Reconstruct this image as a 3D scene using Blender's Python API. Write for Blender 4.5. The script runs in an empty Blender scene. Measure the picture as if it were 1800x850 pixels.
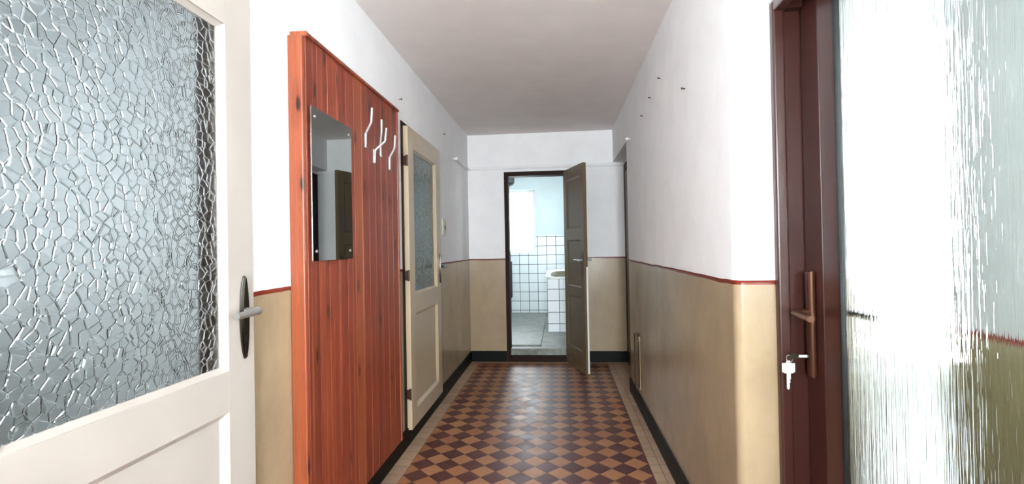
import bpy, bmesh, math, random
from mathutils import Vector, Matrix
random.seed(7)
C = bpy.context.scene.collection
S = bpy.context.scene

# ------------------------------------------------------------------ camera, world, lights, exposure
EYE = Vector((0, 0, 1.2298))
cam = bpy.data.cameras.new('camera'); camo = bpy.data.objects.new('camera', cam); C.objects.link(camo)
cr = Vector((0.99532799, 0.09478083, -0.01840589)); cu = Vector((0.0191973, -0.00744482, 0.999788)); cf = Vector((-0.09462371, 0.99547033, 0.00922958))
camo.matrix_world = Matrix(((cr.x, cu.x, -cf.x, EYE.x), (cr.y, cu.y, -cf.y, EYE.y), (cr.z, cu.z, -cf.z, EYE.z), (0, 0, 0, 1)))
cam.sensor_width = 36; cam.lens = 860 * 36 / 1800; cam.clip_start = .02
S.camera = camo
S.view_settings.view_transform = 'Standard'; S.view_settings.look = 'None'
S.view_settings.exposure = 1.5; S.view_settings.gamma = 1; S.view_settings.use_curve_mapping = False

W = bpy.data.worlds.new('sky'); S.world = W; W.use_nodes = True
bg = W.node_tree.nodes['Background']; bg.inputs[0].default_value = (.86, .93, 1, 1); bg.inputs[1].default_value = 2.2

def daylight(name, loc, direction, sx, sy, power, color=(.93, .97, 1)):
    l = bpy.data.lights.new(name, 'AREA'); l.shape = 'RECTANGLE'; l.size = sx; l.size_y = sy; l.energy = power; l.color = color
    o = bpy.data.objects.new(name, l); C.objects.link(o); o.location = loc
    o.rotation_euler = Vector(direction).to_track_quat('-Z', 'Y').to_euler()
    return o
daylight('daylight_near_window', (.17, -1.86, 1.62), (0, 1, 0), .8, 1.35, 125)
daylight('daylight_porch_window', (1.32, 1.93, 1.38), (-1, 0, 0), 1.64, 1.16, 90)
daylight('added_porch_fill_light', (1.32, .32, 1.45), (-1, 0, 0), 1.5, 1.2, 300)  # added fill through an unseen opening, brightens the coat rack and wall corner
daylight('daylight_bathroom_window', (-.80, 8.4, 1.65), (0, -1, 0), .8, 1.05, 9, (.92, .97, 1))
daylight('added_bathroom_fill_light', (1.55, 6.9, 1.65), (-1, 0, 0), 1.1, 1.1, 11, (.92, .97, 1))  # added fill from the hidden side, so the visible bathroom window stays weaker
daylight('daylight_side_room', (-3.5, 1.2, 1.55), (1, 0, 0), 1.2, 1.2, 30, (.95, .98, 1))
daylight('daylight_dim_room', (-3.5, 4.3, 1.6), (1, 0, 0), .6, .8, 2.0, (.82, .95, 1))

# ------------------------------------------------------------------ helpers
def sc(r, g, b):
    f = lambda v: (v / 255 / 12.92) if v / 255 <= .04045 else ((v / 255 + .055) / 1.055) ** 2.4
    return (f(r), f(g), f(b), 1)

class N:
    """tiny node builder"""
    def __init__(s, name):
        s.m = bpy.data.materials.new(name); s.m.use_nodes = True; s.t = s.m.node_tree
        s.b = s.t.nodes['Principled BSDF']
    def n(s, typ, ins=None, **kw):
        nd = s.t.nodes.new(typ)
        for k, v in kw.items(): setattr(nd, k, v)
        for k, v in (ins or {}).items(): s.i(nd.inputs[k], v)
        return nd
    def i(s, sock, v):
        if isinstance(v, bpy.types.NodeSocket): s.t.links.new(v, sock)
        else: sock.default_value = v
    def math(s, op, a, b=0., c=None):
        nd = s.t.nodes.new('ShaderNodeMath'); nd.operation = op
        s.i(nd.inputs[0], a); s.i(nd.inputs[1], b)
        if c is not None: s.i(nd.inputs[2], c)
        return nd.outputs[0]
    def mix(s, f, a, b):
        nd = s.t.nodes.new('ShaderNodeMix'); nd.data_type = 'RGBA'
        s.i(nd.inputs[0], f); s.i(nd.inputs[6], a); s.i(nd.inputs[7], b)
        return nd.outputs[2]
    def pos(s): return s.n('ShaderNodeNewGeometry').outputs['Position']
    def objc(s): return s.n('ShaderNodeTexCoord').outputs['Object']
    def map(s, v, scale=(1, 1, 1), loc=(0, 0, 0)):
        return s.n('ShaderNodeMapping', {'Vector': v, 'Scale': scale, 'Location': loc}).outputs[0]
    def noise(s, v, scale, detail=3, rough=.5, out=0):
        return s.n('ShaderNodeTexNoise', {'Vector': v, 'Scale': scale, 'Detail': detail, 'Roughness': rough}).outputs[out]
    def ramp(s, v, lo, hi):
        nd = s.n('ShaderNodeMapRange', {'Value': v, 'From Min': lo, 'From Max': hi}); return nd.outputs[0]
    def bump(s, h, strength=.2, dist=.01, normal=None):
        nd = s.n('ShaderNodeBump', {'Height': h, 'Strength': strength, 'Distance': dist})
        if normal is not None: s.i(nd.inputs['Normal'], normal)
        return nd.outputs[0]
    def set(s, **kw):
        names = dict(color='Base Color', rough='Roughness', metal='Metallic', normal='Normal', trans='Transmission Weight', ior='IOR', coat='Coat Weight', spec='Specular IOR Level', coatr='Coat Roughness')
        for k, v in kw.items(): s.i(s.b.inputs[names[k]], v)
        return s.m

def simple(name, col, rough=.5, metal=0, var=.12, scale=20, bump=0.):
    k = N(name); p = k.objc(); nz = k.noise(p, scale, 4)
    dark = tuple(c * (1 - var * 2) for c in col[:3]) + (1,)
    c = k.mix(k.ramp(nz, .3, .7), dark, col)
    kw = dict(color=c, rough=rough, metal=metal)
    if bump: kw['normal'] = k.bump(k.noise(p, scale * 4, 3), bump, .005)
    return k.set(**kw)

def paint_wall(name, zline=1.095, white=sc(240, 239, 240), dado=sc(170, 148, 119), lower=True, line=.0075):
    k = N(name); p = k.pos(); sep = k.n('ShaderNodeSeparateXYZ', {'Vector': p}); z = sep.outputs[2]
    wob = k.math('MULTIPLY', k.math('SUBTRACT', k.noise(p, 4, 3), .5), .012)
    zz = k.math('ADD', z, wob)
    fine = k.noise(p, 160, 3, .6); mid = k.noise(p, 5, 5, .6)
    wh = k.mix(k.ramp(mid, .35, .7), tuple(c * .94 for c in white[:3]) + (1,), white)
    if not lower:
        return k.set(color=wh, rough=.85, normal=k.bump(k.math('ADD', fine, k.math('MULTIPLY', k.noise(p, 9, 2), .9)), .25, .004))
    streak = k.noise(k.map(p, (1, 1, .7)), 4, 8, .68)
    da = k.mix(k.ramp(streak, .3, .75), tuple(c * .72 for c in dado[:3]) + (1,), dado)
    isd = k.math('LESS_THAN', zz, zline)
    isl = k.math('LESS_THAN', k.math('ABSOLUTE', k.math('SUBTRACT', zz, zline)), line)
    col = k.mix(isl, k.mix(isd, wh, da), sc(108, 40, 27))
    rg = k.math('SUBTRACT', .85, k.math('MULTIPLY', isd, .60))
    h = k.math('ADD', fine, k.math('MULTIPLY', k.noise(p, 14, 2), 1.2))
    return k.set(color=col, rough=rg, normal=k.bump(h, k.math('SUBTRACT', .22, k.math('MULTIPLY', isd, .14)), .004), spec=k.math('ADD', .1, k.math('MULTIPLY', isd, .4)))

def tag(o, label, cat, group=None, kind=None):
    if label: o['label'] = label
    if cat: o['category'] = cat
    if group: o['group'] = group
    if kind: o['kind'] = kind
    return o
def empty(name, loc, label, cat, group=None, kind=None, rz=0):
    o = bpy.data.objects.new(name, None); C.objects.link(o); o.location = loc; o.rotation_euler.z = rz
    o.empty_display_size = .05
    return tag(o, label, cat, group, kind)
LOCAL = set()
def obj(name, bm, mat, parent=None, loc=None, smooth=False, label=None):
    """bm is given in world space, or in the root's own space when the root is in LOCAL"""
    off = Vector((0, 0, 0))
    if parent is not None:
        r = parent
        while r.parent is not None: r = r.parent
        if r.name not in LOCAL: off = Vector(r.location)
    elif loc is not None: off = Vector(loc)
    bmesh.ops.recalc_face_normals(bm, faces=bm.faces)
    if off.length: bmesh.ops.translate(bm, verts=bm.verts, vec=-off)
    me = bpy.data.meshes.new(name); bm.to_mesh(me); bm.free()
    me.materials.append(mat)
    if smooth:
        me.shade_smooth(); me.set_sharp_from_angle(angle=math.radians(40))
    o = bpy.data.objects.new(name, me); C.objects.link(o)
    if parent is not None: o.parent = parent
    elif loc is not None: o.location = loc
    if label: o['label'] = label
    return o
def struct(name, bm, mat, label=None, cat=None, smooth=False):
    o = obj(name, bm, mat, smooth=smooth); o['kind'] = 'structure'
    if label: tag(o, label, cat)
    return o

def box(bm, x0, x1, y0, y1, z0, z1, bev=0., seg=2):
    t = bmesh.new()
    vs = [t.verts.new((x, y, z)) for x in (x0, x1) for y in (y0, y1) for z in (z0, z1)]
    for f in ((0, 1, 3, 2), (4, 6, 7, 5), (0, 4, 5, 1), (2, 3, 7, 6), (0, 2, 6, 4), (1, 5, 7, 3)): t.faces.new([vs[i] for i in f])
    bmesh.ops.recalc_face_normals(t, faces=t.faces)
    if bev: bmesh.ops.bevel(t, geom=list(t.edges), offset=bev, segments=seg, profile=.5, affect='EDGES')
    merge(bm, t); return bm
def merge(bm, t, M=None):
    if M is not None: t.transform(M)
    me = bpy.data.meshes.new('tmp'); t.to_mesh(me); t.free(); bm.from_mesh(me); bpy.data.meshes.remove(me)
def B(*a, **k): return box(bmesh.new(), *a, **k)
def prism(bm, pts, axis, a, b, bev=0., seg=2):
    """pts 2-D outline extruded along axis 0/1/2 from a to b; the other two axes in xyz order"""
    t = bmesh.new()
    def P(p, v):
        q = list(p); q.insert(axis, v); return q
    A = [t.verts.new(P(p, a)) for p in pts]; Bv = [t.verts.new(P(p, b)) for p in pts]; n = len(pts)
    t.faces.new(A); t.faces.new(Bv[::-1])
    for i in range(n): t.faces.new((A[i], Bv[i], Bv[(i + 1) % n], A[(i + 1) % n]))
    bmesh.ops.recalc_face_normals(t, faces=t.faces)
    if bev:
        es = [e for e in t.edges if abs(e.verts[0].co[axis] - e.verts[1].co[axis]) < 1e-6]
        bmesh.ops.bevel(t, geom=es, offset=bev, segments=seg, profile=.5, affect='EDGES')
    merge(bm, t); return bm
def tube(bm, pts, rad, n=10, flat=1.0, up=None):
    """swept tube with per-point radius; flat scales the second axis"""
    pts = [Vector(p) for p in pts]; rs = rad if isinstance(rad, (list, tuple)) else [rad] * len(pts)
    rings = []
    for i, p in enumerate(pts):
        d = (pts[min(i + 1, len(pts) - 1)] - pts[max(i - 1, 0)]).normalized()
        a = Vector(up) if up else (Vector((0, 0, 1)) if abs(d.z) < .9 else Vector((0, 1, 0)))
        s = d.cross(a).normalized(); u = s.cross(d).normalized()
        rings.append([bm.verts.new(p + s * rs[i] * math.cos(2 * math.pi * k / n) + u * rs[i] * flat * math.sin(2 * math.pi * k / n)) for k in range(n)])
    for r0, r1 in zip(rings, rings[1:]):
        for k in range(n): bm.faces.new((r0[k], r0[(k + 1) % n], r1[(k + 1) % n], r1[k]))
    bm.faces.new(rings[0][::-1]); bm.faces.new(rings[-1]); return bm
def smoothpath(pts, k=5, f=.35):
    """round the corners of a polyline"""
    pts = [Vector(p) for p in pts]; out = [pts[0]]
    for a, b, c in zip(pts, pts[1:], pts[2:]):
        r = min((b - a).length, (c - b).length) * f
        p0 = b + (a - b).normalized() * r; p1 = b + (c - b).normalized() * r
        for i in range(k + 1):
            t = i / k; out.append(p0 * (1 - t) ** 2 + b * 2 * t * (1 - t) + p1 * t * t)
    out.append(pts[-1]); return out
def lathe(bm, prof, centre, axis=2, n=24):
    """prof (r, h) revolved about axis through centre"""
    rings = []
    for r, h in prof:
        ring = []
        for k in range(n):
            c, s = r * math.cos(2 * math.pi * k / n), r * math.sin(2 * math.pi * k / n)
            q = [c, s]; q.insert(axis, h); ring.append(bm.verts.new(Vector(q) + Vector(centre)))
        rings.append(ring)
    for r0, r1 in zip(rings, rings[1:]):
        for k in range(n): bm.faces.new((r0[k], r0[(k + 1) % n], r1[(k + 1) % n], r1[k]))
    bm.faces.new(rings[0][::-1]); bm.faces.new(rings[-1]); return bm
def ball(bm, c, r, n=12):
    return lathe(bm, [(max(r * math.sin(math.pi * i / 8), r * .02), -r * math.cos(math.pi * i / 8)) for i in range(9)], c, 2, n)

# ------------------------------------------------------------------ dimensions (metres, floor at 0, camera above the origin)
XL, XR, XN = -.964, .585, .708       # left wall, right wall, back of the niche on the right
YD, YN = 5.23, -1.60                 # far wall, wall behind the camera
ZC = 2.44
YNICHE = 4.20
d = .14142; XC, Y0 = -.8635, 2.5981  # tile diagonal, pattern origin

# ------------------------------------------------------------------ materials
M_wall = paint_wall('wall_paint')
M_porch = paint_wall('porch_paint', zline=1.0, dado=sc(118, 112, 78), white=sc(172, 178, 176))
M_ceil = paint_wall('ceiling_paint', lower=False, white=sc(232, 224, 221))
M_room = paint_wall('side_room_paint', lower=False, white=sc(200, 205, 207))
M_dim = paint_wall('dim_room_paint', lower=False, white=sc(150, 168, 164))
M_bathwall = paint_wall('bathroom_paint', lower=False, white=sc(214, 228, 230))

def floor_mat():
    k = N('clay_floor_tiles'); p = k.pos(); sp = k.n('ShaderNodeSeparateXYZ', {'Vector': p}); x, y = sp.outputs[0], sp.outputs[1]
    xx = k.math('DIVIDE', k.math('SUBTRACT', x, XC + d / 2), d); yy = k.math('DIVIDE', k.math('SUBTRACT', y, Y0), d)
    a = k.math('ADD', k.math('ADD', xx, yy), .5); b = k.math('ADD', k.math('SUBTRACT', xx, yy), .5)
    fa, fb = k.math('FLOOR', a), k.math('FLOOR', b)
    par = k.math('ABSOLUTE', k.math('MODULO', k.math('ADD', fa, fb), 2.))
    ra, rb = k.math('SUBTRACT', a, fa), k.math('SUBTRACT', b, fb)
    edge = lambda v: k.math('MINIMUM', v, k.math('SUBTRACT', 1., v))
    e1 = k.math('MINIMUM', edge(ra), edge(rb))
    cell = k.n('ShaderNodeCombineXYZ', {'X': fa, 'Y': fb}).outputs[0]
    rnd = k.n('ShaderNodeTexWhiteNoise', {'Vector': cell}, noise_dimensions='2D').outputs[0]
    mott = k.noise(p, 45, 4, .6)
    v = k.math('ADD', k.math('MULTIPLY', rnd, .6), k.math('MULTIPLY', mott, .5))
    light = k.mix(v, sc(138, 82, 52), sc(162, 114, 76)); dark = k.mix(v, sc(68, 29, 28), sc(92, 46, 44))
    dia = k.mix(par, dark, light)
    ux, uy = k.math('DIVIDE', k.math('SUBTRACT', x, XL), .1), k.math('DIVIDE', y, .1)
    gx, gy = k.math('FLOOR', ux), k.math('FLOOR', uy)
    r2 = k.n('ShaderNodeTexWhiteNoise', {'Vector': k.n('ShaderNodeCombineXYZ', {'X': gx, 'Y': gy}).outputs[0]}, noise_dimensions='2D').outputs[0]
    bord = k.mix(k.math('ADD', k.math('MULTIPLY', r2, .6), k.math('MULTIPLY', mott, .5)), sc(150, 120, 98), sc(172, 146, 122))
    e2 = k.math('MINIMUM', edge(k.math('SUBTRACT', ux, gx)), edge(k.math('SUBTRACT', uy, gy)))
    inx = k.math('MULTIPLY', k.math('GREATER_THAN', x, XC), k.math('LESS_THAN', x, XC + 9.5 * d))
    ins = k.math('MULTIPLY', inx, k.math('LESS_THAN', y, YD - .10))
    e = k.math('ADD', k.math('MULTIPLY', ins, e1), k.math('MULTIPLY', k.math('SUBTRACT', 1., ins), e2))
    grout = k.ramp(e, .008, .022)
    col = k.mix(grout, sc(66, 48, 40), k.mix(ins, bord, dia))
    h = k.math('ADD', k.ramp(e, 0, .04), k.math('MULTIPLY', k.noise(p, 12, 2), .6))
    tilt = k.math('MULTIPLY', rnd, .4)
    return k.set(color=col, rough=k.math('ADD', .24, k.math('MULTIPLY', k.noise(p, 8, 4), .28)), normal=k.bump(k.math('ADD', h, tilt), .18, .003), spec=.32)
M_floor = floor_mat()

def wall_tiles(name, size, base, grout, off=(0, 0, 0), rough=.12, gw=.02, axis=None):
    k = N(name); p = k.map(k.pos(), (1, 1, 1), off); sp = k.n('ShaderNodeSeparateXYZ', {'Vector': p})
    nrm = k.n('ShaderNodeSeparateXYZ', {'Vector': k.n('ShaderNodeNewGeometry').outputs['True Normal']})
    e = 1.0; ids = []
    for i in range(3):
        u = k.math('DIVIDE', sp.outputs[i], size[i]); f = k.math('FLOOR', u); r = k.math('SUBTRACT', u, f)
        m = k.math('MINIMUM', r, k.math('SUBTRACT', 1., r))
        m = k.math('ADD', m, k.math('MULTIPLY', k.math('GREATER_THAN', k.math('ABSOLUTE', nrm.outputs[i]), .7), 1.))
        e = k.math('MINIMUM', e, m); ids.append(f)
    rnd = k.n('ShaderNodeTexWhiteNoise', {'Vector': k.n('ShaderNodeCombineXYZ', {'X': ids[0], 'Y': ids[1], 'Z': ids[2]}).outputs[0]}).outputs[0]
    g = k.ramp(e, gw * .6, gw)
    c = k.mix(g, grout, k.mix(rnd, tuple(v * .9 for v in base[:3]) + (1,), base))
    return k.set(color=c, rough=k.math('SUBTRACT', .7, k.math('MULTIPLY', g, .7 - rough)), normal=k.bump(k.math('ADD', g, k.math('MULTIPLY', rnd, .3)), .2, .003))
M_bathtile = wall_tiles('white_bath_tiles', (.15, .15, .15), sc(226, 234, 236), sc(30, 38, 40), (.045, .05, -.03), .28, .032)
M_blocktile = wall_tiles('white_plinth_tiles', (.152, .15, .147), sc(232, 238, 242), sc(24, 28, 30), (.155, .0, -.085), .25, .03)
M_skirt = wall_tiles('black_skirting_tiles', (.20, .20, 9), sc(4, 5, 4), sc(20, 24, 19), (.06, .06, 4), .5, .012)
M_skirt.node_tree.nodes['Principled BSDF'].inputs['Specular IOR Level'].default_value = .15

def concrete_mat():
    k = N('worn_concrete'); p = k.pos(); nz = k.noise(p, 6, 8, .65); n2 = k.noise(p, 40, 4, .6)
    c = k.mix(k.ramp(nz, .3, .72), sc(82, 84, 74), sc(156, 160, 152))
    c = k.mix(k.math('MULTIPLY', k.ramp(n2, .45, .75), .5), c, sc(92, 92, 80))
    return k.set(color=c, rough=k.math('ADD', .22, k.math('MULTIPLY', nz, .4)), normal=k.bump(k.math('ADD', nz, k.math('MULTIPLY', n2, .3)), .5, .01))
M_conc = concrete_mat()

def worn_paint(name, base, chip, amount=.66, rough=.3, scale=9, streak=(1, 1, .35), spec=.5):
    k = N(name); p = k.objc(); nz = k.noise(k.map(p, streak), scale, 8, .7)
    n2 = k.noise(p, 3, 3)
    b2 = k.mix(k.ramp(n2, .3, .7), tuple(v * .88 for v in base[:3]) + (1,), base)
    m = k.ramp(nz, amount, amount + .03)
    return k.set(color=k.mix(m, b2, chip), rough=rough, spec=spec, normal=k.bump(k.math('ADD', k.noise(k.map(p, (40, 40, 3)), 1.5, 3), k.math('MULTIPLY', m, -.8)), .08, .004))
M_cream = worn_paint('cream_gloss_paint', sc(178, 169, 161), sc(150, 134, 116), .76)
M_cream2 = worn_paint('cream_old_paint', sc(182, 163, 136), sc(140, 120, 98), .74)
M_taupe = worn_paint('taupe_worn_paint', sc(108, 90, 68), sc(150, 142, 128), .64, .42, 12, spec=.25)
M_brown = worn_paint('dark_brown_paint', sc(40, 26, 20), sc(96, 78, 64), .72, .6, spec=.12)
M_pvc = simple('brown_plastic', sc(64, 33, 28), .30, 0, .05, 6)
M_bronze = simple('bronze_metal', sc(92, 58, 42), .32, .6, .06)
M_gasket = simple('black_rubber', sc(16, 17, 18), .5)
M_steel = simple('brushed_steel', sc(176, 174, 170), .32, .75, .06, 30)
M_dsteel = simple('tarnished_steel', sc(112, 110, 104), .22, 1, .1, 14)
M_hook = simple('white_enamel', sc(190, 190, 190), .25)
M_key = simple('nickel_key', sc(225, 225, 228), .35, .3, .03)
M_switch = simple('ivory_plastic', sc(196, 192, 176), .35, 0, .06)
M_black = simple('black_plastic', sc(24, 24, 22), .4)
M_white = simple('white_gloss_paint', sc(236, 236, 232), .35, 0, .04)
M_porc = simple('white_porcelain', sc(236, 240, 238), .1, 0, .03)
M_dgreen = simple('dark_green_enamel', sc(22, 29, 26), .55, 0, .1)
M_rust = simple('rusty_hinge_metal', sc(72, 46, 34), .5, .4, .2, 60)
M_bowl = simple('stained_bowl_enamel', sc(120, 118, 96), .25, 0, .15, 12)
M_beige = worn_paint('beige_oil_paint', sc(60, 43, 30), sc(140, 116, 92), .58, .32, 24)

def mirror_mat():
    k = N('mirror_silver'); p = k.objc()
    return k.set(color=k.mix(k.noise(p, 5, 2), sc(182, 188, 186), sc(190, 195, 192)), rough=.012, metal=1.)
M_mirror = mirror_mat()

def wood_mat():
    k = N('red_stained_pine'); p = k.objc(); sp = k.n('ShaderNodeSeparateXYZ', {'Vector': p})
    wdt = (1.025 - .022) / 12
    bid = k.math('FLOOR', k.math('DIVIDE', k.math('ADD', sp.outputs[1], .5 + 20 * wdt), wdt))
    rnd = k.n('ShaderNodeTexWhiteNoise', {'W': bid}, noise_dimensions='1D').outputs[0]
    shift = k.n('ShaderNodeCombineXYZ', {'X': k.math('MULTIPLY', rnd, 7.), 'Y': 0., 'Z': k.math('MULTIPLY', rnd, 5.)}).outputs[0]
    q = k.n('ShaderNodeVectorMath', {0: p, 1: shift}, operation='ADD').outputs[0]
    sq = k.n('ShaderNodeSeparateXYZ', {'Vector': k.n('ShaderNodeVectorMath', {0: p, 1: k.n('ShaderNodeCombineXYZ', {'Z': k.math('MULTIPLY', rnd, 5.)}).outputs[0]}, operation='ADD').outputs[0]})
    vor = k.n('ShaderNodeTexVoronoi', {'Vector': k.n('ShaderNodeCombineXYZ', {'X': k.math('MULTIPLY', k.math('ADD', sq.outputs[1], sq.outputs[0]), 11.), 'Y': k.math('MULTIPLY', sq.outputs[2], 3.6)}).outputs[0], 'Scale': 1., 'Randomness': 1.}, voronoi_dimensions='2D')
    dist = vor.outputs['Distance']
    sel = k.math('GREATER_THAN', k.n('ShaderNodeSeparateXYZ', {'Vector': vor.outputs['Color']}).outputs[0], .62)
    knot = k.math('MULTIPLY', sel, k.math('SUBTRACT', 1., k.ramp(dist, .06, .13))); halo = k.math('MULTIPLY', sel, k.math('SUBTRACT', 1., k.ramp(dist, .08, .42)))
    g1 = k.noise(k.map(q, (26, 26, 1.1)), 2.2, 6, .62)
    fb = k.math('MULTIPLY', k.noise(k.map(p, (55, 55., .5)), 1., 2), 1.)
    ring = k.math('SINE', k.math('ADD', k.math('MULTIPLY', g1, 46.), k.math('MULTIPLY', halo, 6.)))
    g = k.math('ADD', k.math('MULTIPLY', ring, .13), k.math('MULTIPLY', g1, .9))
    c = k.mix(k.ramp(g, .2, .75), sc(98, 36, 26), sc(142, 62, 40))
    c = k.mix(k.math('MULTIPLY', k.ramp(rnd, .55, 1.), .55), c, sc(160, 92, 52))
    c = k.mix(k.math('MULTIPLY', k.math('SUBTRACT', 1., k.ramp(rnd, 0., .35)), .5), c, sc(84, 32, 24))
    c = k.mix(k.math('MULTIPLY', k.ramp(fb, .52, .72), .55), c, sc(172, 100, 58))
    c = k.mix(k.math('MULTIPLY', halo, .35), c, sc(76, 28, 18)); c = k.mix(k.math('MULTIPLY', knot, .9), c, sc(30, 13, 10))
    return k.set(color=c, rough=.38, normal=k.bump(g, .12, .003), spec=.45)
M_wood = wood_mat()

def pane_clear():
    k = N('clear_window_glass'); t = k.t
    tr = k.n('ShaderNodeBsdfTransparent', {'Color': (.95, .97, .97, 1)}); gl = k.n('ShaderNodeBsdfGlossy', {'Roughness': .01})
    fr = k.n('ShaderNodeFresnel', {'IOR': 1.45}); mx = k.n('ShaderNodeMixShader', {0: k.math('MULTIPLY', fr.outputs[0], .6), 1: tr.outputs[0], 2: gl.outputs[0]})
    t.links.new(mx.outputs[0], t.nodes['Material Output'].inputs[0]); return k.m
M_pane = pane_clear()

def crackle_glass(name, tint, rough=.09, tiltk=.17, scale=48.):
    k = N(name); p = k.objc()
    w = k.n('ShaderNodeVectorMath', {0: p, 1: k.n('ShaderNodeVectorMath', {0: k.noise(p, 16, 2, out=1), 'Scale': .012}, operation='SCALE').outputs[0]}, operation='ADD').outputs[0]
    w = k.map(w, (.01, 1, 1))
    v = k.n('ShaderNodeTexVoronoi', {'Vector': w, 'Scale': scale})
    e = k.n('ShaderNodeTexVoronoi', {'Vector': w, 'Scale': scale}, feature='DISTANCE_TO_EDGE').outputs['Distance']
    nrm = k.n('ShaderNodeNewGeometry').outputs['Normal']
    tl = k.n('ShaderNodeVectorMath', {0: v.outputs['Color'], 1: (.5, .5, .5)}, operation='SUBTRACT').outputs[0]
    tl = k.n('ShaderNodeVectorMath', {0: tl, 'Scale': tiltk}, operation='SCALE').outputs[0]
    nn = k.n('ShaderNodeVectorMath', {0: k.n('ShaderNodeVectorMath', {0: nrm, 1: tl}, operation='ADD').outputs[0]}, operation='NORMALIZE').outputs[0]
    h = k.ramp(e, 0., .07)
    return k.set(color=tint, rough=rough, trans=1., ior=1.5, normal=k.bump(h, .3, .004, nn))
M_crackle = crackle_glass('crackle_cathedral_glass', (.90, .915, .92, 1))
M_crackle2 = crackle_glass('crackle_dark_glass', (.62, .74, .74, 1), .16, .12)

def reeded_glass():
    k = N('rain_streak_glass'); p = k.objc()
    n1 = k.noise(k.map(p, (1, 1, .03)), 220, 2, .5); n2 = k.noise(k.map(p, (1, 1, .04)), 90, 2, .5)
    return k.set(color=(.93, .97, .96, 1), rough=.03, trans=1., ior=1.48, normal=k.bump(k.math('ADD', n1, k.math('MULTIPLY', n2, 1.2)), .14, .006))
M_reed = reeded_glass()

# ------------------------------------------------------------------ room shell
bm = B(XL - .12, .90, YN - .15, YD + .02, -.12, 0)
struct('floor', bm, M_floor, 'red and ochre diamond tiled corridor floor with pale tile border', 'floor')
struct('ceiling', B(XL - .15, .90, YN - .15, YD + .12, ZC, ZC + .12), M_ceil, 'plain grey-white plastered corridor ceiling', 'ceiling')

# left wall with two door openings (Y ranges) ; raised sills 10 cm above the corridor
D1, D2 = (.60, 1.412), (2.985, 3.79)
bm = bmesh.new(); xa, xb = XL - .12, XL
ys = [YN - .15, D1[0] + .01, D1[1] - .01, D2[0] + .01, D2[1] - .01, YD + .12]
box(bm, xa, xb, ys[0], ys[1], 0, ZC); box(bm, xa, xb, ys[2], ys[3], 0, ZC); box(bm, xa, xb, ys[4], ys[5], 0, ZC)
for a, b in ((ys[1], ys[2]), (ys[3], ys[4])): box(bm, xa, xb, a, b, 1.99, ZC); box(bm, xa, xb, a, b, 0, .10)
struct('wall_left', bm, M_wall, 'left corridor wall, white above beige oil paint with a red line', 'wall')

# right wall: long stretch with rounded near corner, niche with lintel near the far end, door recess near the camera
bm = bmesh.new()
arc = [(XR + .03 - .03 * math.cos(t), 1.70 + .03 - .03 * math.sin(t)) for t in [math.pi / 2 * i / 6 for i in range(7)]]
prism(bm, arc + [(.88, 1.70), (.88, YNICHE), (XR + .012, YNICHE), (XR, YNICHE - .012)], 2, 0, ZC)
box(bm, XR, .88, YNICHE, YD + .12, 2.10, ZC)
box(bm, XN, .88, YNICHE, YD + .12, 0, 2.10)
box(bm, .71, .748, .60, 1.70, 2.02, ZC); box(bm, .748, .88, .60, 1.70, 2.125, ZC)
box(bm, XR, .88, YN - .15, .60, 0, ZC)
struct('wall_right', bm, M_wall, 'right corridor wall, white above shiny beige oil paint with a red line', 'wall', smooth=True)

# far wall with bathroom opening
OX0, OX1, OZ = -.572, .105, 2.03
bm = bmesh.new()
box(bm, XL, OX0, YD, YD + .12, 0, ZC); box(bm, OX1, .88, YD, YD + .12, 0, ZC); box(bm, OX0, OX1, YD, YD + .12, OZ, ZC)
struct('wall_far', bm, M_wall, 'far end wall around the bathroom doorway, white above beige', 'wall')
# wall behind the camera with its window
bm = bmesh.new(); wy0, wy1 = YN - .15, YN
wx0, wx1, wz0, wz1 = -.25, .57, .95, 2.30
box(bm, XL, wx0, wy0, wy1, 0, ZC); box(bm, wx1, XR, wy0, wy1, 0, ZC); box(bm, wx0, wx1, wy0, wy1, 0, wz0); box(bm, wx0, wx1, wy0, wy1, wz1, ZC)
struct('wall_near', bm, M_wall, 'wall behind the viewer holding a large window', 'wall')
def window(name, axis, pos, a0, a1, z0, z1, label, cols=2, fw=.05, dep=.05):
    def bx(bm, u0, u1, v0, v1, w0=-dep / 2, w1=dep / 2):
        if axis == 1: box(bm, u0, u1, pos + w0, pos + w1, v0, v1)
        else: box(bm, pos + w0, pos + w1, u0, u1, v0, v1)
    e = empty(name, ((a0 + a1) / 2, pos, z0) if axis == 1 else (pos, (a0 + a1) / 2, z0), label, 'window', kind='structure')
    bm = bmesh.new(); bx(bm, a0, a0 + fw, z0, z1); bx(bm, a1 - fw, a1, z0, z1); bx(bm, a0 + fw, a1 - fw, z0, z0 + fw); bx(bm, a0 + fw, a1 - fw, z1 - fw, z1)
    for i in range(1, cols):
        c = a0 + (a1 - a0) * i / cols; bx(bm, c - .03, c + .03, z0 + fw, z1 - fw)
    obj('window_frame', bm, M_white, e)
    for i in range(cols):
        l = a0 + (a1 - a0) * i / cols + (fw if i == 0 else .03); r = a0 + (a1 - a0) * (i + 1) / cols - (fw if i == cols - 1 else .03)
        bm = bmesh.new(); bx(bm, l, r, z0 + fw, z1 - fw, -.003, .003); obj('window_pane', bm, M_pane, e)
    return e
window('window_1', 1, YN - .08, wx0, wx1, wz0, wz1, 'white two-sash window in the wall behind the viewer')

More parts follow.
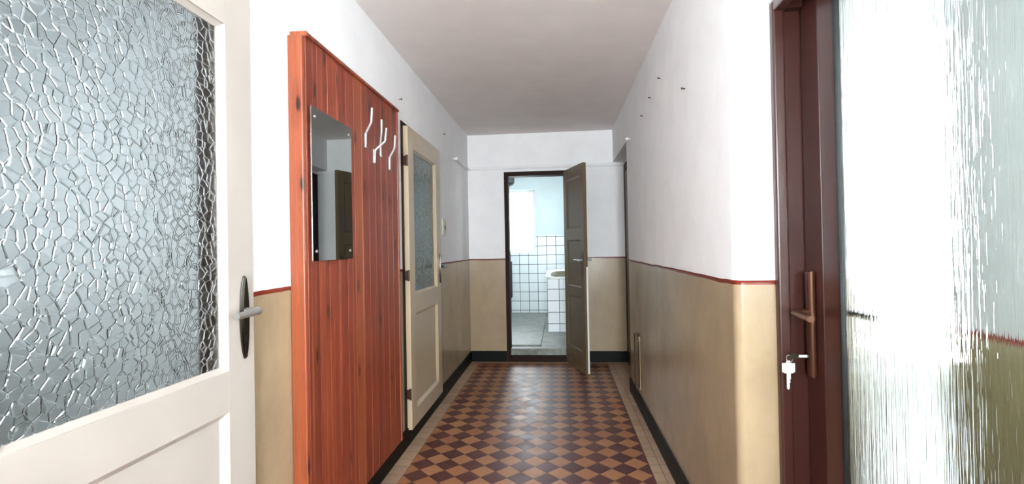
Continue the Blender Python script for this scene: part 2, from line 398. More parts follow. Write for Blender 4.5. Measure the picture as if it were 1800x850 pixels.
# bathroom beyond the far wall, floor one step up
BX0, BX1, BY, BZ, BF = -1.15, 1.25, 8.05, 2.42, .13
struct('floor_bathroom', B(BX0 - .1, BX1 + .1, YD + .03, BY + .1, -.1, BF, bev=.008), M_conc, 'bare grey concrete bathroom floor one step up', 'floor')
struct('trim_floor_patch', B(-.9, -.21, YD + .16, BY - .02, BF - .01, BF + .014, bev=.008), M_conc, 'raised screed patch on the bathroom floor', 'floor')
struct('ceiling_bathroom', B(BX0, BX1, YD + .12, BY + .15, BZ, BZ + .1), M_ceil, 'white bathroom ceiling', 'ceiling')
vx0, vx1, vz0, vz1 = -1.08, -.375, 1.115, 2.165
bm = bmesh.new()
for a, b, c, e_, in ((BX0, vx0, 1.4, BZ), (vx1, BX1, 1.4, BZ), (vx0, vx1, vz1, BZ)): box(bm, a, b, BY, BY + .15, c, e_)
struct('wall_bathroom_far', bm, M_bathwall, 'pale blue-white plaster above the tiles on the bathroom end wall', 'wall')
bm = bmesh.new(); box(bm, BX0, vx0, BY - .008, BY + .15, 0, 1.4); box(bm, vx1, BX1, BY - .008, BY + .15, 0, 1.4); box(bm, vx0, vx1, BY - .008, BY + .15, 0, vz0)
struct('wall_bathroom_tiling', bm, M_bathtile, 'white square wall tiles with dark joints below the bathroom window', 'wall')
bm = bmesh.new(); box(bm, BX0 - .1, BX0, YD + .12, BY + .15, 0, BZ); struct('wall_bathroom_left', bm, M_bathwall, 'left bathroom wall', 'wall')
bm = bmesh.new(); box(bm, BX1, BX1 + .1, YD + .12, 6.3, 0, BZ); box(bm, BX1, BX1 + .1, 7.5, BY + .15, 0, BZ); box(bm, BX1, BX1 + .1, 6.3, 7.5, 0, 1.1); box(bm, BX1, BX1 + .1, 6.3, 7.5, 2.2, BZ); struct('wall_bathroom_right', bm, M_bathwall, 'right bathroom wall', 'wall')
window('window_added_6', 0, BX1 + .06, 6.3, 7.5, 1.1, 2.2, 'unseen side window added to light the bathroom')  # out of view, added only to let the bathroom fill light in
window('window_2', 1, BY + .10, vx0, vx1, vz0, vz1, 'bright white-framed window in the bathroom end wall', cols=1, fw=.04)

# room behind the near left door, and the darker one behind the second door
def side_room(tagname, y0, y1, mat, wy, wz, label):
    x0, x1 = -3.2, XL - .12
    bm = bmesh.new(); box(bm, x0 - .12, x0, y0, wy[0], 0, ZC); box(bm, x0 - .12, x0, wy[1], y1, 0, ZC); box(bm, x0 - .12, x0, wy[0], wy[1], 0, wz[0]); box(bm, x0 - .12, x0, wy[0], wy[1], wz[1], ZC)
    box(bm, x0 - .12, x1, y0 - .06, y0, 0, ZC); box(bm, x0 - .12, x1, y1, y1 + .04, 0, ZC)
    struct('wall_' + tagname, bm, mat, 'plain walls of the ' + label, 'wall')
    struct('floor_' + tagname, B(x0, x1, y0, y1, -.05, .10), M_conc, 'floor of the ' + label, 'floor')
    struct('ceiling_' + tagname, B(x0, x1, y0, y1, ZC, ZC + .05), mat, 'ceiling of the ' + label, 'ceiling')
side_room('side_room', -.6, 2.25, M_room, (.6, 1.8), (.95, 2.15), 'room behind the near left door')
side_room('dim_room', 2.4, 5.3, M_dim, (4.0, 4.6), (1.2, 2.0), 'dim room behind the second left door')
window('window_3', 0, -3.26, .6, 1.8, .95, 2.15, 'window of the room behind the near left door')
window('window_4', 0, -3.26, 4.0, 4.6, 1.2, 2.0, 'small window of the dim room', cols=1)

# porch outside the glazed door on the right
PX = 1.0
bm = bmesh.new(); py0, py1, pz0, pz1 = 1.36, 2.45, .06, 2.20
box(bm, PX, PX + .2, -.5, -.30, -.05, ZC); box(bm, PX, PX + .2, .95, py0, -.05, ZC); box(bm, PX, PX + .2, -.30, .95, -.05, .70); box(bm, PX, PX + .2, -.30, .95, 2.2, ZC); box(bm, PX, PX + .2, py1, 2.9, -.05, ZC); box(bm, PX, PX + .2, py0, py1, -.05, pz0); box(bm, PX, PX + .2, py0, py1, pz1, ZC)
struct('wall_porch', bm, M_porch, 'porch wall with red line over olive paint behind the glazed door', 'wall')
struct('trim_parapet', B(2.6, 2.8, -.5, 7.5, -.05, .30), simple('pale_render', sc(228, 228, 226), .8), 'pale low wall outside the porch', 'wall')
struct('ground', B(PX + .2, 2.6, -.5, 7.5, -.1, -.02), simple('pale_paving', sc(228, 228, 226), .8), 'pale paving outside the porch', 'ground')
struct('trim_porch_post', B(PX + .01, PX + .07, 1.755, 1.95, 0, 2.2), simple('grey_paint', sc(110, 114, 110), .5), 'grey post beside the porch window', 'post')
struct('wall_porch_end', B(.88, PX + .2, 2.9, 3.0, -.05, ZC), M_porch, 'end wall of the porch', 'wall')
struct('wall_porch_back', B(.88, PX + .2, -.6, -.5, -.05, ZC), M_porch, 'rear wall of the porch', 'wall')
struct('floor_porch', B(.90, PX, -.5, 2.9, -.1, 0), M_conc, 'concrete porch floor', 'floor')
struct('ceiling_porch', B(.88, PX + .2, -.5, 2.9, ZC, ZC + .1), M_ceil, 'white porch ceiling', 'ceiling')
window('window_added_7', 0, PX + .14, -.30, .95, .70, 2.2, 'unseen second porch window added for light from the right')  # out of view, added so light slants onto the left wall
window('window_5', 0, PX + .14, py0, py1, pz0, pz1, 'bright porch window behind the rain-streaked glass', cols=1, fw=.04)

# ------------------------------------------------------------------ skirting, ledge
SK = .112
struct('baseboard_left', B(XL, XL + .012, YN, YD, 0, SK, bev=.003), M_skirt, 'black tile skirting along the left wall', 'skirting')
bm = bmesh.new(); box(bm, XR - .012, XR, 1.73, YNICHE, 0, SK, bev=.003); box(bm, XR - .012, XR, YN, .60, 0, SK, bev=.003)
struct('baseboard_right', bm, M_skirt, 'black tile skirting along the right wall', 'skirting')
bm = bmesh.new(); box(bm, XL + .012, OX0 - .002, YD - .012, YD, 0, SK, bev=.003); box(bm, OX1 + .002, XN, YD - .012, YD, 0, SK, bev=.003)
struct('baseboard_far', bm, M_skirt, 'black tile skirting on the far end wall', 'skirting')
bm = bmesh.new(); prism(bm, [(YD, 2.055), (YD - .010, 2.055), (YD - .022, 2.072), (YD - .022, 2.088), (YD, 2.095)], 0, XL, XN)
struct('trim_1', bm, M_wall, 'narrow white plaster ledge above the bathroom doorway', 'ledge')

# ------------------------------------------------------------------ panelled doors of the left wall
def lever_bm(bm, root, neck, arm, r, flat=.8):
    """root point on the plate, neck = vector out of the door, arm = vector along the door"""
    a = Vector(root); b = a + Vector(neck); c = b + Vector(arm)
    pts = smoothpath([a, b, c]); n = len(pts)
    tube(bm, pts, [r * (.85 + .45 * math.sin(math.pi * min(1, i / (n - 1) * 1.05) * .9)) for i in range(n)], 12, flat)
    return bm
def left_door(name, y0, y1, label, glassmat, paint, sw, rail, glass_z, pan_z, hinge_side, lever_z, plate):
    xb, xf = XL + .002, XL + .036
    e = empty(name, (XL, y0 if hinge_side < 0 else y1, .10), label, 'door', kind='structure')
    zb, zt = .098, 2.0
    bm = bmesh.new()                                                     # stiles and rails
    for a, b in ((y0, y0 + sw), (y1 - sw, y1)): box(bm, xb, xf, a, b, zb, zt, bev=.003)
    ya, yb = y0 + sw, y1 - sw
    for a, b in ((glass_z[1], zt), (pan_z[1], glass_z[0]), (zb, pan_z[0])): box(bm, xb, xf, ya - .001, yb + .001, a, b)
    obj('leaf_frame', bm, paint, e)
    bm = bmesh.new()                                                     # lower panel with a sloping moulding
    box(bm, xb + .006, xf - .018, ya, yb, pan_z[0], pan_z[1])
    m = .018
    for pts in (((xf - .002, ya), (xf - .018, ya + m), (xf - .018, ya)), ((xf - .002, yb), (xf - .018, yb), (xf - .018, yb - m))): prism(bm, pts, 2, pan_z[0], pan_z[1])
    for z, s in ((pan_z[0], 1), (pan_z[1], -1)): prism(bm, [(xf - .002, z), (xf - .018, z + s * m), (xf - .018, z)], 1, ya, yb)
    obj('lower_panel', bm, paint, e)
    bm = bmesh.new(); m = .012                                           # putty bead round the glass
    for a, s in ((ya, 1), (yb, -1)): prism(bm, [(xf - .004, a), (xf - .018, a + s * m), (xf - .026, a + s * m), (xf - .026, a)], 2, glass_z[0], glass_z[1])
    for z, s in ((glass_z[0], 1), (glass_z[1], -1)): prism(bm, [(xf - .004, z), (xf - .018, z + s * m), (xf - .026, z + s * m), (xf - .026, z)], 1, ya, yb)
    obj('glazing_bead', bm, paint, e)
    obj('glass_pane', B(xf - .026, xf - .020, ya + .002, yb - .002, glass_z[0] + .002, glass_z[1] - .002), glassmat, e, label='crackled cathedral glass')
    # frame almost flush with the wall
    bm = bmesh.new(); f0 = .035 if hinge_side < 0 else .012
    box(bm, XL - .10, XL + .006, y0 - f0, y0 - .002, .0, zt + .025); box(bm, XL - .10, XL + .006, y1 + .002, y1 + .012, .0, zt + .025)
    box(bm, XL - .10, XL + .006, y0 - .002, y1 + .002, zt + .002, zt + .025)
    box(bm, XL - .125, XL, y0 + .01, y0 + .03, .10, 1.99); box(bm, XL - .125, XL, y1 - .03, y1 - .01, .10, 1.99); box(bm, XL - .125, XL, y0 + .03, y1 - .03, 1.965, 1.99)
    obj('door_frame', bm, M_brown, e, label='thin dark brown frame')
    # tapered long plate with lever
    ly = y1 - plate[0] if hinge_side < 0 else y0 + plate[0]; px0 = xf
    zc0, zc1 = plate[1], plate[2]; zm, hh = (zc0 + zc1) / 2, (zc1 - zc0) / 2
    n = 12; prof = []
    for i in range(n + 1):
        t = -1 + 2 * i / n; prof.append((plate[3] * (1 - abs(t) ** 2.2) ** .75 * .5 + .004, zm + hh * t))
    pts = [(ly + w, z) for w, z in prof] + [(ly - w, z) for w, z in prof[::-1]]
    bm = bmesh.new(); prism(bm, pts, 0, px0, px0 + .006, bev=.002, seg=1)
    inner = [(ly + (w - .003) * .7, zm + (z - zm) * .96) for w, z in prof] + [(ly - (w - .003) * .7, zm + (z - zm) * .96) for w, z in prof[::-1]]
    prism(bm, inner, 0, px0 + .005, px0 + .010)
    pl = obj('handle_plate', bm, M_dsteel, e, smooth=True, label='dark tarnished metal handle plate')
    bm = bmesh.new(); kz = zm - hh * .45
    prism(bm, [(ly + .004 * math.cos(t), kz + .004 * math.sin(t)) for t in [2 * math.pi * i / 10 for i in range(10)]], 0, px0 + .0095, px0 + .0106); box(bm, px0 + .0095, px0 + .0106, ly - .002, ly + .002, kz - .014, kz)
    obj('keyhole', bm, M_black, pl)
    bm = bmesh.new(); lathe(bm, [(.011, px0 + .008), (.010, px0 + .016), (.008, px0 + .02)], (0, ly, lever_z), 0, 16) if False else None
    lever_bm(bm, (px0 + .006, ly, lever_z), (.046, 0, 0), (0, -.105 if hinge_side < 0 else .105, -.004), .0085, 1.15)
    obj('door_lever', bm, M_steel if name == 'door_1' else M_dsteel, e, smooth=True, label='polished metal lever' if name == 'door_1' else 'tarnished lever')
    # hinges
    hy = y0 - .004 if hinge_side < 0 else y1 + .004
    for z in (.32, 1.06, 1.78):
        bm = bmesh.new(); tube(bm, [(xf - .008, hy, z - .035), (xf - .008, hy, z + .035)], .007, 10); box(bm, xb, xf - .008, hy - .002, hy + .003, z - .03, z + .03)
        obj('hinge', bm, M_rust, e, smooth=True)
    return e
left_door('door_1', .60, 1.412, 'near cream door filling the left edge, large crackled glass over a lower panel', M_crackle, M_cream, .118, 0, (.895, 1.873), (.22, .781), -1, 1.056, (.050, .915, 1.158, .034))
left_door('door_2', 2.985, 3.79, 'second cream door on the left wall, between wooden coat panel and light switch', M_crackle2, M_cream2, .115, 0, (.935, 1.872), (.205, .81), -1, 1.085, (.035, .955, 1.185, .03))

# ------------------------------------------------------------------ wooden coat panel, mirror, hooks
PXF = -.906
e = RACK = empty('coat_rack', (XL, 2.2, .14), 'tall red-stained pine board coat rack covering the left wall behind the mirror', 'coat rack')
PY0, PY1, PZ0, PZ1 = 1.700, 2.725, .142, 2.025
bm = bmesh.new(); nb = 12; w = (PY1 - .022 - PY0) / nb
for i in range(nb):
    a, b = PY0 + i * w, PY0 + (i + 1) * w
    prism(bm, [(XL + .03, a), (XL + .03, b), (PXF - .0020, b), (PXF, b - .0014), (PXF, a + .0014), (PXF - .0020, a)], 2, PZ0, PZ1 - .012)
obj('board_panel', bm, M_wood, e)
bm = bmesh.new(); prism(bm, [(XL + .001, PZ1 - .014), (PXF + .010, PZ1 - .014), (PXF + .010, PZ1 - .004), (PXF + .005, PZ1 + .004), (XL + .001, PZ1 + .004)], 1, PY0 - .004, PY1); obj('top_moulding', bm, M_wood, e)
obj('edge_board', B(XL + .001, PXF - .002, PY0 - .022, PY0 - .0005, PZ0, PZ1 - .015, bev=.004), M_wood, e)
obj('side_moulding', B(XL + .001, PXF + .003, PY1 - .021, PY1, PZ0, PZ1 - .015, bev=.003), M_wood, e)
MY0, MY1, MZ0, MZ1 = 1.712, 2.076, 1.190, 1.762
e = empty('wall_mirror', (PXF, 1.894, MZ0), 'frameless rectangular mirror screwed to the wooden panel', 'mirror')
mt = .021                                                             # hangs a hair out of parallel
bm = bmesh.new(); prism(bm, [(PXF + .0005 + mt * .364, MY0), (PXF + .0005, MY1), (PXF + .005, MY1 + .0001), (PXF + .005 + mt * .364, MY0 + .0001)], 2, MZ0, MZ1); obj('mirror_glass', bm, M_mirror, e)
for y in (MY0 + .028, MY1 - .028):
    for z in (MZ0 + .035, MZ1 - .035):
        bm = bmesh.new(); lathe(bm, [(.006, 0), (.006, .0025), (.003, .0045)], (PXF + .0045 + mt * (MY1 - y), y, z), 0, 14); obj('mirror_screw', bm, M_steel, e, smooth=True)
for y, z, r, lab in ((2.243, 1.716, -36, None), (2.349, 1.660, 20, None), (2.444, 1.709, -62, 'hook twisted so that it looks almost straight'), (2.570, 1.660, -38, None)):
    M = Matrix.Translation((PXF, y, z)) @ Matrix.Rotation(math.radians(r), 4, 'Z')
    bm = bmesh.new(); t = bmesh.new(); box(t, 0, .006, -.007, .007, -.004, .064, bev=.002); merge(bm, t, Matrix.Translation((PXF, y, z)))
    t = bmesh.new(); pts = smoothpath([(.006, 0, .002), (.009, 0, .062), (.057, 0, .106), (.064, 0, .172)], 4, .12); tube(t, pts, .0052, 10); merge(bm, t, M)
    h = obj('coat_hook', bm, M_hook, RACK, smooth=True, label=lab or 'white bent wire hook')
    bm = bmesh.new(); lathe(bm, [(.0035, .005), (.0035, .0085), (.0015, .0095)], (PXF, y + .0045, z - .001), 0, 10); obj('hook_screw', bm, M_steel, h, smooth=True)

# ------------------------------------------------------------------ switch, rods, nails, hatch
e = empty('light_switch', (XL, 4.055, 1.34), 'ivory light switch on the left wall beside the second door', 'light switch')
obj('switch_plate', B(XL, XL + .010, 3.995, 4.115, 1.335, 1.470, bev=.003), M_switch, e)
obj('switch_rim', B(XL + .009, XL + .013, 4.022, 4.088, 1.362, 1.443, bev=.002), M_switch, e)
obj('rocker', B(XL + .012, XL + .019, 4.044, 4.066, 1.385, 1.418, bev=.003), M_black, e, label='dark rocker')
e = empty('wall_rod', (XL, 4.85, 2.055), 'thin pale rod with white end knob high on the left wall near the far corner', 'rod')
bm = bmesh.new(); tube(bm, [(XL + .03, 4.50, 2.058), (XL + .02, YD - .022, 2.066)], .007, 10); obj('rod', bm, M_white, e, smooth=True)
bm = bmesh.new(); ball(bm, (XL + .03, 4.49, 2.058), .016); tube(bm, [(XL, 4.49, 2.058), (XL + .03, 4.49, 2.058)], .007, 10); obj('end_knob', bm, M_white, e, smooth=True)
e = empty('wall_peg', (XR, 4.0, 2.078), 'small white peg on the right wall corner above the niche', 'peg')
bm = bmesh.new(); ball(bm, (XR - .022, 4.0, 2.078), .013); obj('peg_knob', bm, M_white, e, smooth=True)
bm = bmesh.new(); tube(bm, [(XR + .004, 4.0, 2.078), (XR - .022, 4.0, 2.078)], .006, 10); obj('peg_stem', bm, M_white, e, smooth=True)
def nail(px, py, side, lab):
    # a nail where the sight line of that pixel meets the wall plane
    f = 860.; ray = cf + cr * ((px - 900) / f) + cu * ((425 - py) / f)
    X = XR if side > 0 else XL; p = EYE + ray * (X / ray.x); s = -side
    bm = bmesh.new(); tube(bm, [(X - s * .003, p.y, p.z), (X + s * .014, p.y, p.z + .003)], .003, 8); lathe(bm, [(.0055, X + s * .013), (.0055, X + s * .016)], (0, p.y, p.z + .003), 0, 10)
    return tag(obj('nail', bm, M_rust, loc=(X, p.y, p.z)), lab, 'nail', 'nails left in the white walls')
nail(1161, 138, 1, 'rusty nail high in the white right wall, nearest to the ceiling edge')
nail(1204, 156, 1, 'rusty nail in the white right wall, nearest to the glazed brown door')
nail(1144, 172, 1, 'rusty nail in the white right wall, second from the ceiling in its slanting line')
nail(1130, 204, 1, 'rusty nail in the white right wall, just above the peg at the niche')
nail(702, 175, -1, 'rusty nail in the white left wall above the wooden panel corner')
nail(779, 169, -1, 'rusty nail in the left wall close under the ceiling')
nail(779, 236, -1, 'rusty nail in the white left wall between second door and white-knobbed rod')

e = empty('inspection_hatch', (XR, 3.78, .145), 'low beige-painted inspection hatch on the right wall near the niche', 'hatch')
hy0, hy1, hz0, hz1 = 3.69, 3.88, .145, .554
bm = bmesh.new(); prism(bm, [(hy0 + .01, hz0 + .01), (hy1 - .01, hz0 + .01), (hy1 - .01, hz1 - .01), (hy0 + .01, hz1 - .01)], 0, XR - .010, XR); obj('hatch_cover', bm, M_wall, e)
bm = bmesh.new(); loop = smoothpath([(XR - .011, hy0, (hz0 + hz1) / 2), (XR - .011, hy0, hz1), (XR - .011, hy1, hz1), (XR - .011, hy1, hz0), (XR - .011, hy0, hz0), (XR - .011, hy0, (hz0 + hz1) / 2)], 5); tube(bm, loop, .006, 8)
obj('hatch_rim', bm, M_beige, e, smooth=True, label='chipped raised rim')

# ------------------------------------------------------------------ niche door on the right, seen edge-on
e = empty('door_3', (XN, 5.20, 0), 'dark-framed door set in the niche at the far right, seen edge-on', 'door', kind='structure')
bm = bmesh.new(); box(bm, XN - .012, XN, 5.10, YD - .002, 0, 2.06); box(bm, XN - .022, XN, 4.12, 4.20, 0, 2.06); box(bm, XN - .022, XN, 4.20, 5.10, 1.98, 2.06); obj('door_frame', bm, M_brown, e)
bm = bmesh.new(); box(bm, XN - .016, XN - .001, 4.202, 5.098, .01, 1.978); obj('door_leaf', bm, M_taupe, e)
bm = bmesh.new(); box(bm, XN - .022, XN - .015, 4.26, 4.29, .98, 1.18, bev=.002); lever_bm(bm, (XN - .02, 4.275, 1.1), (-.045, 0, 0), (0, .10, 0), .008); obj('door_handle', bm, M_dsteel, e, smooth=True)

# ------------------------------------------------------------------ bathroom doorway and its open door
e = empty('trim_bathroom_frame', ((OX0 + OX1) / 2, YD, 0), 'dark brown worn frame of the bathroom doorway', 'door frame', kind='structure')
bm = bmesh.new(); box(bm, OX0, OX0 + .042, YD - .012, YD + .13, 0, OZ, bev=.004); obj('jamb', bm, M_brown, e)
bm = bmesh.new(); box(bm, OX1 - .042, OX1, YD - .012, YD + .13, 0, OZ, bev=.004); obj('jamb', bm, M_brown, e)
bm = bmesh.new(); box(bm, OX0 + .04, OX1 - .04, YD - .012, YD + .13, OZ - .045, OZ, bev=.004); obj('head', bm, M_brown, e)
bm = bmesh.new(); box(bm, OX0 + .04, OX1 - .04, YD - .012, YD + .06, 0, .062, bev=.006); obj('threshold', bm, M_brown, e)
H0 = Vector((.060, YD - .028, .004)); H1 = Vector((.237, 4.665, .004)); dv = (H1 - H0); LW = dv.length; rz = math.atan2(dv.y, dv.x)
e = empty('door_4', H0, 'narrow grey-brown bathroom door standing open into the corridor', 'door', kind='structure', rz=rz); LOCAL.add(e.name)
T = .036; LH = 2.01; sw = .085       # local: x along leaf, y thickness (0..T), z up
def leaf_panel(z0, z1):
    bm = bmesh.new(); box(bm, sw, LW - sw, .010, T - .010, z0, z1)
    for side in (0, 1):
        yo, yi = (.002, .010) if side == 0 else (T - .002, T - .010); m = .014
        for x, s in ((sw, 1), (LW - sw, -1)): prism(bm, [(x, yo), (x + s * m, yi), (x, yi)], 2, z0, z1)
        for z, s in ((z0, 1), (z1, -1)): prism(bm, [(yo, z), (yi, z + s * m), (yi, z)], 0, sw, LW - sw)
        ya_, yb_ = (.004, .010) if side == 0 else (T - .010, T - .004)
    return bm
bm = bmesh.new(); box(bm, 0, sw, 0, T, 0, LH, bev=.002); box(bm, LW - sw, LW, 0, T, 0, LH, bev=.002)
PZ = [(.20, .72), (.815, 1.28), (1.395, 1.90)]
for a, b in ((0, PZ[0][0]), (PZ[0][1], PZ[1][0]), (PZ[1][1], PZ[2][0]), (PZ[2][1], LH)): box(bm, sw - .001, LW - sw + .001, 0, T, a, b)
obj('leaf_frame', bm, M_taupe, e)
for a, b in PZ: obj('panel', leaf_panel(a, b), M_taupe, e)
obj('edge_strip', B(LW - .0005, LW + .003, .020, T, .01, 1.02), M_white, e, label='pale unpainted edge')
bm = bmesh.new()
px = LW - .042
for y0_, y1_ in ((-.006, .001), (T - .001, T + .006)): box(bm, px - .022, px + .022, y0_, y1_, .93, 1.16, bev=.002)
obj('handle_plate', bm, simple('brown_wood_plate', sc(76, 50, 32), .45), e, label='brown handle plate')
bm = bmesh.new()
lever_bm(bm, (px, -.004, 1.085), (0, -.045, 0), (-.095, 0, .0), .011); obj('door_lever', bm, M_hook, e, smooth=True)
bm = bmesh.new(); lever_bm(bm, (px, T + .004, 1.085), (0, .045, 0), (-.095, 0, .0), .011); obj('door_lever', bm, M_hook, e, smooth=True)
for z in (.3, 1.72):
    bm = bmesh.new(); tube(bm, [(-.006, T / 2, z - .04), (-.006, T / 2, z + .04)], .007, 10); obj('hinge', bm, M_rust, e, smooth=True)

# ------------------------------------------------------------------ bathroom contents
bx0, bx1, by0, by1 = -.155, .45, 6.30, 6.85
e = empty('tiled_washstand', (.15, 6.55, BF), 'white-tiled plinth carrying a basin in the bathroom, behind the open door', 'washstand')
obj('tiled_plinth', B(bx0, bx1, by0, by1, BF - .004, .80), M_blocktile, e)
cx, cy = (bx0 + bx1) / 2, (by0 + by1) / 2                               # basin slab tilted up to the back with an oval bowl
def ring(bm, fx, fy, z, n=40, p=4, oy=0.):
    out = []
    for i in range(n):
        t = 2 * math.pi * i / n; c, s_ = math.cos(t), math.sin(t)
        y = cy + oy + fy * math.copysign(abs(s_) ** (2 / p), s_)
        out.append(bm.verts.new((cx + fx * math.copysign(abs(c) ** (2 / p), c), y, z + (y - by0) * .13)))
    return out
def loft(bm, rs):
    for a, b in zip(rs, rs[1:]):
        for i in range(40): bm.faces.new((a[i], a[(i + 1) % 40], b[(i + 1) % 40], b[i]))
bm = bmesh.new(); loft(bm, [ring(bm, .25, .24, .79, p=8), ring(bm, .318, .285, .806, p=9), ring(bm, .318, .285, .826, p=9), ring(bm, .308, .275, .832, p=9), ring(bm, .266, .258, .828, p=4, oy=-.014), ring(bm, .256, .248, .812, p=4, oy=-.014)])
obj('basin_rim', bm, M_porc, e, smooth=True)
bm = bmesh.new(); rs = [ring(bm, .258, .250, .815, p=4, oy=-.014), ring(bm, .22, .20, .74, p=4), ring(bm, .15, .13, .70, p=2.5), ring(bm, .03, .03, .69, p=2)]
loft(bm, rs); bm.faces.new(rs[-1]); obj('basin_bowl', bm, M_bowl, e, smooth=True, label='stained olive-grey bowl')
e = empty('water_heater', (-.83, 6.2, 1.97), 'dark green round-bottomed boiler high on the left inside the bathroom', 'water heater')
bm = bmesh.new(); R_ = .285; prof = [(.02, 1.955)] + [(R_ * math.sin(math.pi / 2 * i / 7), 2.05 - .095 * math.cos(math.pi / 2 * i / 7)) for i in range(1, 8)] + [(R_, 2.34), (R_ * .8, 2.38), (.05, 2.40)]
lathe(bm, prof, (-.83, 6.2, 0), 2, 32); obj('boiler_tank', bm, M_dgreen, e, smooth=True)
bm = bmesh.new(); tube(bm, [(-.90, 6.2, 1.7), (-.90, 6.2, 1.97)], .011, 8); obj('boiler_pipe', bm, M_steel, e, smooth=True)
bm = bmesh.new(); box(bm, BX0, -1.05, 6.12, 6.28, 2.08, 2.26); obj('boiler_bracket', bm, M_rust, e)
e = empty('wall_radiator', (-.7, 5.98, .60), 'dark narrow radiator just inside the left jamb of the bathroom doorway', 'radiator')
bm = bmesh.new()
for i in range(4): box(bm, -.62 - .11 * i, -.575 - .11 * i, 5.93, 6.03, .60, 1.05, bev=.015)
box(bm, -.95, -.6, 5.96, 6.0, .63, .67); box(bm, -.95, -.6, 5.96, 6.0, .98, 1.02); obj('radiator_ribs', bm, M_dgreen, e)
bm = bmesh.new(); box(bm, BX0, -.93, 5.965, 5.995, .80, .84); obj('radiator_bracket', bm, M_dgreen, e)
bm = bmesh.new(); tube(bm, [(-.86, 5.98, BF), (-.86, 5.98, .64)], .012, 8); obj('radiator_pipe', bm, M_dgreen, e, smooth=True)

# ------------------------------------------------------------------ brown glazed door on the right
GX = .800
e = empty('door_5', (GX, 1.0, 0), 'brown plastic-framed door on the right with tall rain-streaked glass', 'door', kind='structure')
bm = bmesh.new()                                                         # outer frame: jambs and head, with a rounded front bead
box(bm, .745, .90, 1.684, 1.70, 0, 2.12); box(bm, .712, .750, 1.672, 1.70, 0, 2.02, bev=.007, seg=3)
box(bm, .745, .90, .60, .616, 0, 2.12); box(bm, .712, .750, .60, .628, 0, 2.02, bev=.007, seg=3)
box(bm, .80, .90, .616, 1.684, 2.105, 2.12); box(bm, .749, .797, 1.655, 1.69, 1.985, 2.02); box(bm, .712, .750, .628, 1.672, 1.985, 2.02, bev=.007, seg=3)
obj('outer_frame', bm, M_pvc, e)
ly0, ly1, lz0, lz1 = .622, 1.680, .02, 2.10; fw = .105
bm = bmesh.new()
for a, b in ((ly0, ly0 + fw), (ly1 - fw, ly1)): box(bm, GX, GX + .065, a, b, lz0, lz1, bev=.004)
for a, b in ((lz0, lz0 + .12), (.40, .46), (lz1 - .045, lz1)): box(bm, GX, GX + .065, ly0 + fw - .002, ly1 - fw + .002, a, b)
obj('leaf_frame', bm, M_pvc, e)
gy0, gy1, gz0, gz1 = ly0 + fw, ly1 - fw, .46, lz1 - .045
bm = bmesh.new(); b_ = .060                                              # sloping bead round the pane
for a, s in ((gy0, 1), (gy1, -1)): prism(bm, [(GX + .002, a), (GX + .004, a + s * .012), (GX + .014, a + s * b_), (GX + .026, a + s * b_), (GX + .026, a)], 2, gz0, gz1)
for z, s in ((gz0, 1), (gz1, -1)): prism(bm, [(GX + .002, z), (GX + .004, z + s * .012), (GX + .014, z + s * .055), (GX + .026, z + s * .055), (GX + .026, z)], 1, gy0 + b_, gy1 - b_)
obj('glazing_bead', bm, M_pvc, e)
pa, pb, pc, pd = gy0 + b_, gy1 - b_, gz0 + .055, gz1 - .055
bm = bmesh.new(); g_ = .010
box(bm, GX + .012, GX + .032, pa, pa + g_, pc, pd); box(bm, GX + .012, GX + .032, pb - g_, pb, pc, pd); box(bm, GX + .012, GX + .032, pa + g_, pb - g_, pc, pc + g_); box(bm, GX + .012, GX + .032, pa + g_, pb - g_, pd - g_, pd)
obj('gasket', bm, M_gasket, e, label='black rubber seal')
obj('glass_pane', B(GX + .019, GX + .025, pa + .004, pb - .004, pc + .004, pd - .004), M_reed, e, label='rain-streaked obscure glass')
obj('lower_panel', B(GX + .012, GX + .05, ly0 + fw, ly1 - fw, lz0 + .12, .40), M_pvc, e)
bm = bmesh.new(); hy = 1.632
prism(bm, [(hy - .017, .800), (hy + .017, .800), (hy + .017, 1.135), (hy - .017, 1.135)], 0, GX - .020, GX + .001, bev=.010, seg=3)
pl = obj('handle_plate', bm, M_bronze, e, smooth=True, label='long bronze-brown handle plate')
bm = bmesh.new(); lathe(bm, [(.0085, GX - .024), (.0085, GX - .018)], (0, hy, .866), 0, 16); obj('lock_cylinder', bm, M_dsteel, pl, smooth=True)
bm = bmesh.new(); pts = smoothpath([(GX - .016, hy, 1.006), (GX - .062, hy, 1.004), (GX - .066, hy - .115, 1.0)], 5); tube(bm, pts, [.0125] * len(pts), 12, .8); obj('door_lever', bm, M_bronze, e, smooth=True)
bm = bmesh.new(); box(bm, GX + .064, GX + .078, hy - .016, hy + .016, .80, 1.135, bev=.004); obj('handle_plate', bm, M_black, e)
bm = bmesh.new(); pts = smoothpath([(GX + .07, hy, 1.006), (GX + .118, hy, 1.004), (GX + .122, hy - .125, 1.0)], 5); tube(bm, pts, [.0125] * len(pts), 12, .8); obj('door_lever', bm, M_black, e, smooth=True)
bm = bmesh.new()
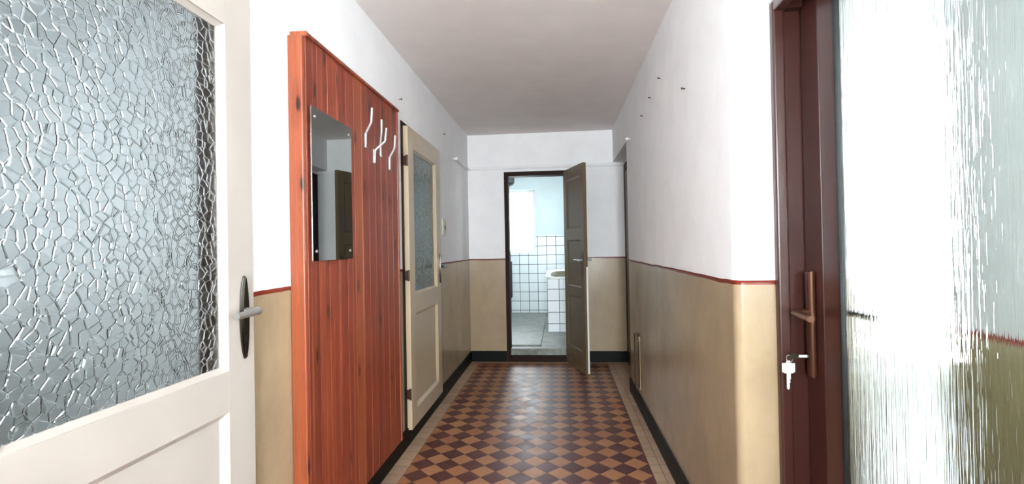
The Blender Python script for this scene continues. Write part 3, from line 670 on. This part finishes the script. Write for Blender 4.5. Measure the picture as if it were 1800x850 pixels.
for z in (.30, 1.75): tube(bm, [(GX - .008, ly0 - .002, z - .05), (GX - .008, ly0 - .002, z + .05)], .009, 10)
obj('hinge', bm, M_pvc, e, smooth=True)

# keys: one in the lock, a spare hanging from it by a small ring
KX, KZ = GX - .024, .866
e = empty('door_key', (KX, hy, KZ), 'flat key pushed into the lock of the brown door', 'key')
bm = bmesh.new(); box(bm, KX - .030, KX + .02, hy - .0012, hy + .0012, KZ - .004, KZ + .004); obj('key_blade', bm, M_key, e)
bm = bmesh.new(); prism(bm, [(KX - .052, KZ - .005), (KX - .047, KZ - .009), (KX - .030, KZ - .009), (KX - .026, KZ - .004), (KX - .026, KZ + .004), (KX - .030, KZ + .009), (KX - .047, KZ + .009), (KX - .052, KZ + .005)], 1, hy - .0012, hy + .0012); obj('key_bow', bm, M_dsteel, e)
bm = bmesh.new(); RX = KX - .050; n = 20
tube(bm, [(RX + .009 * math.cos(2 * math.pi * i / n) - .004, hy + .004 * math.sin(2 * math.pi * i / n), KZ - .008 + .010 * math.sin(2 * math.pi * i / n)) for i in range(n + 1)], .0011, 6)
tag(obj('key_ring', bm, M_steel, loc=(RX, hy, KZ), smooth=True), 'thin wire ring joining the two keys below the brown handle', 'key ring')
e = empty('door_key', (RX - .006, hy, KZ - .02), 'spare key with a square head, dangling below the brown handle', 'key')
kx, kz = RX - .007, KZ - .014
bm = bmesh.new(); o = .020
prism(bm, [(kx - o, kz - .008), (kx - .008, kz - .008), (kx - .005, kz), (kx + .005, kz), (kx + .008, kz - .008), (kx + o, kz - .008), (kx + o, kz - .036), (kx + .010, kz - .041), (kx - .010, kz - .041), (kx - o, kz - .036)], 1, hy - .002, hy + .002, bev=.0015, seg=1); obj('key_bow', bm, M_key, e)
bm = bmesh.new(); prism(bm, [(kx - .004, kz - .04), (kx + .006, kz - .04), (kx + .006, kz - .058), (kx + .003, kz - .061), (kx + .005, kz - .066), (kx + .002, kz - .072), (kx + .002, kz - .088), (kx - .002, kz - .092), (kx - .006, kz - .088), (kx - .006, kz - .04)], 1, hy - .0012, hy + .0012); obj('key_blade', bm, M_key, e)
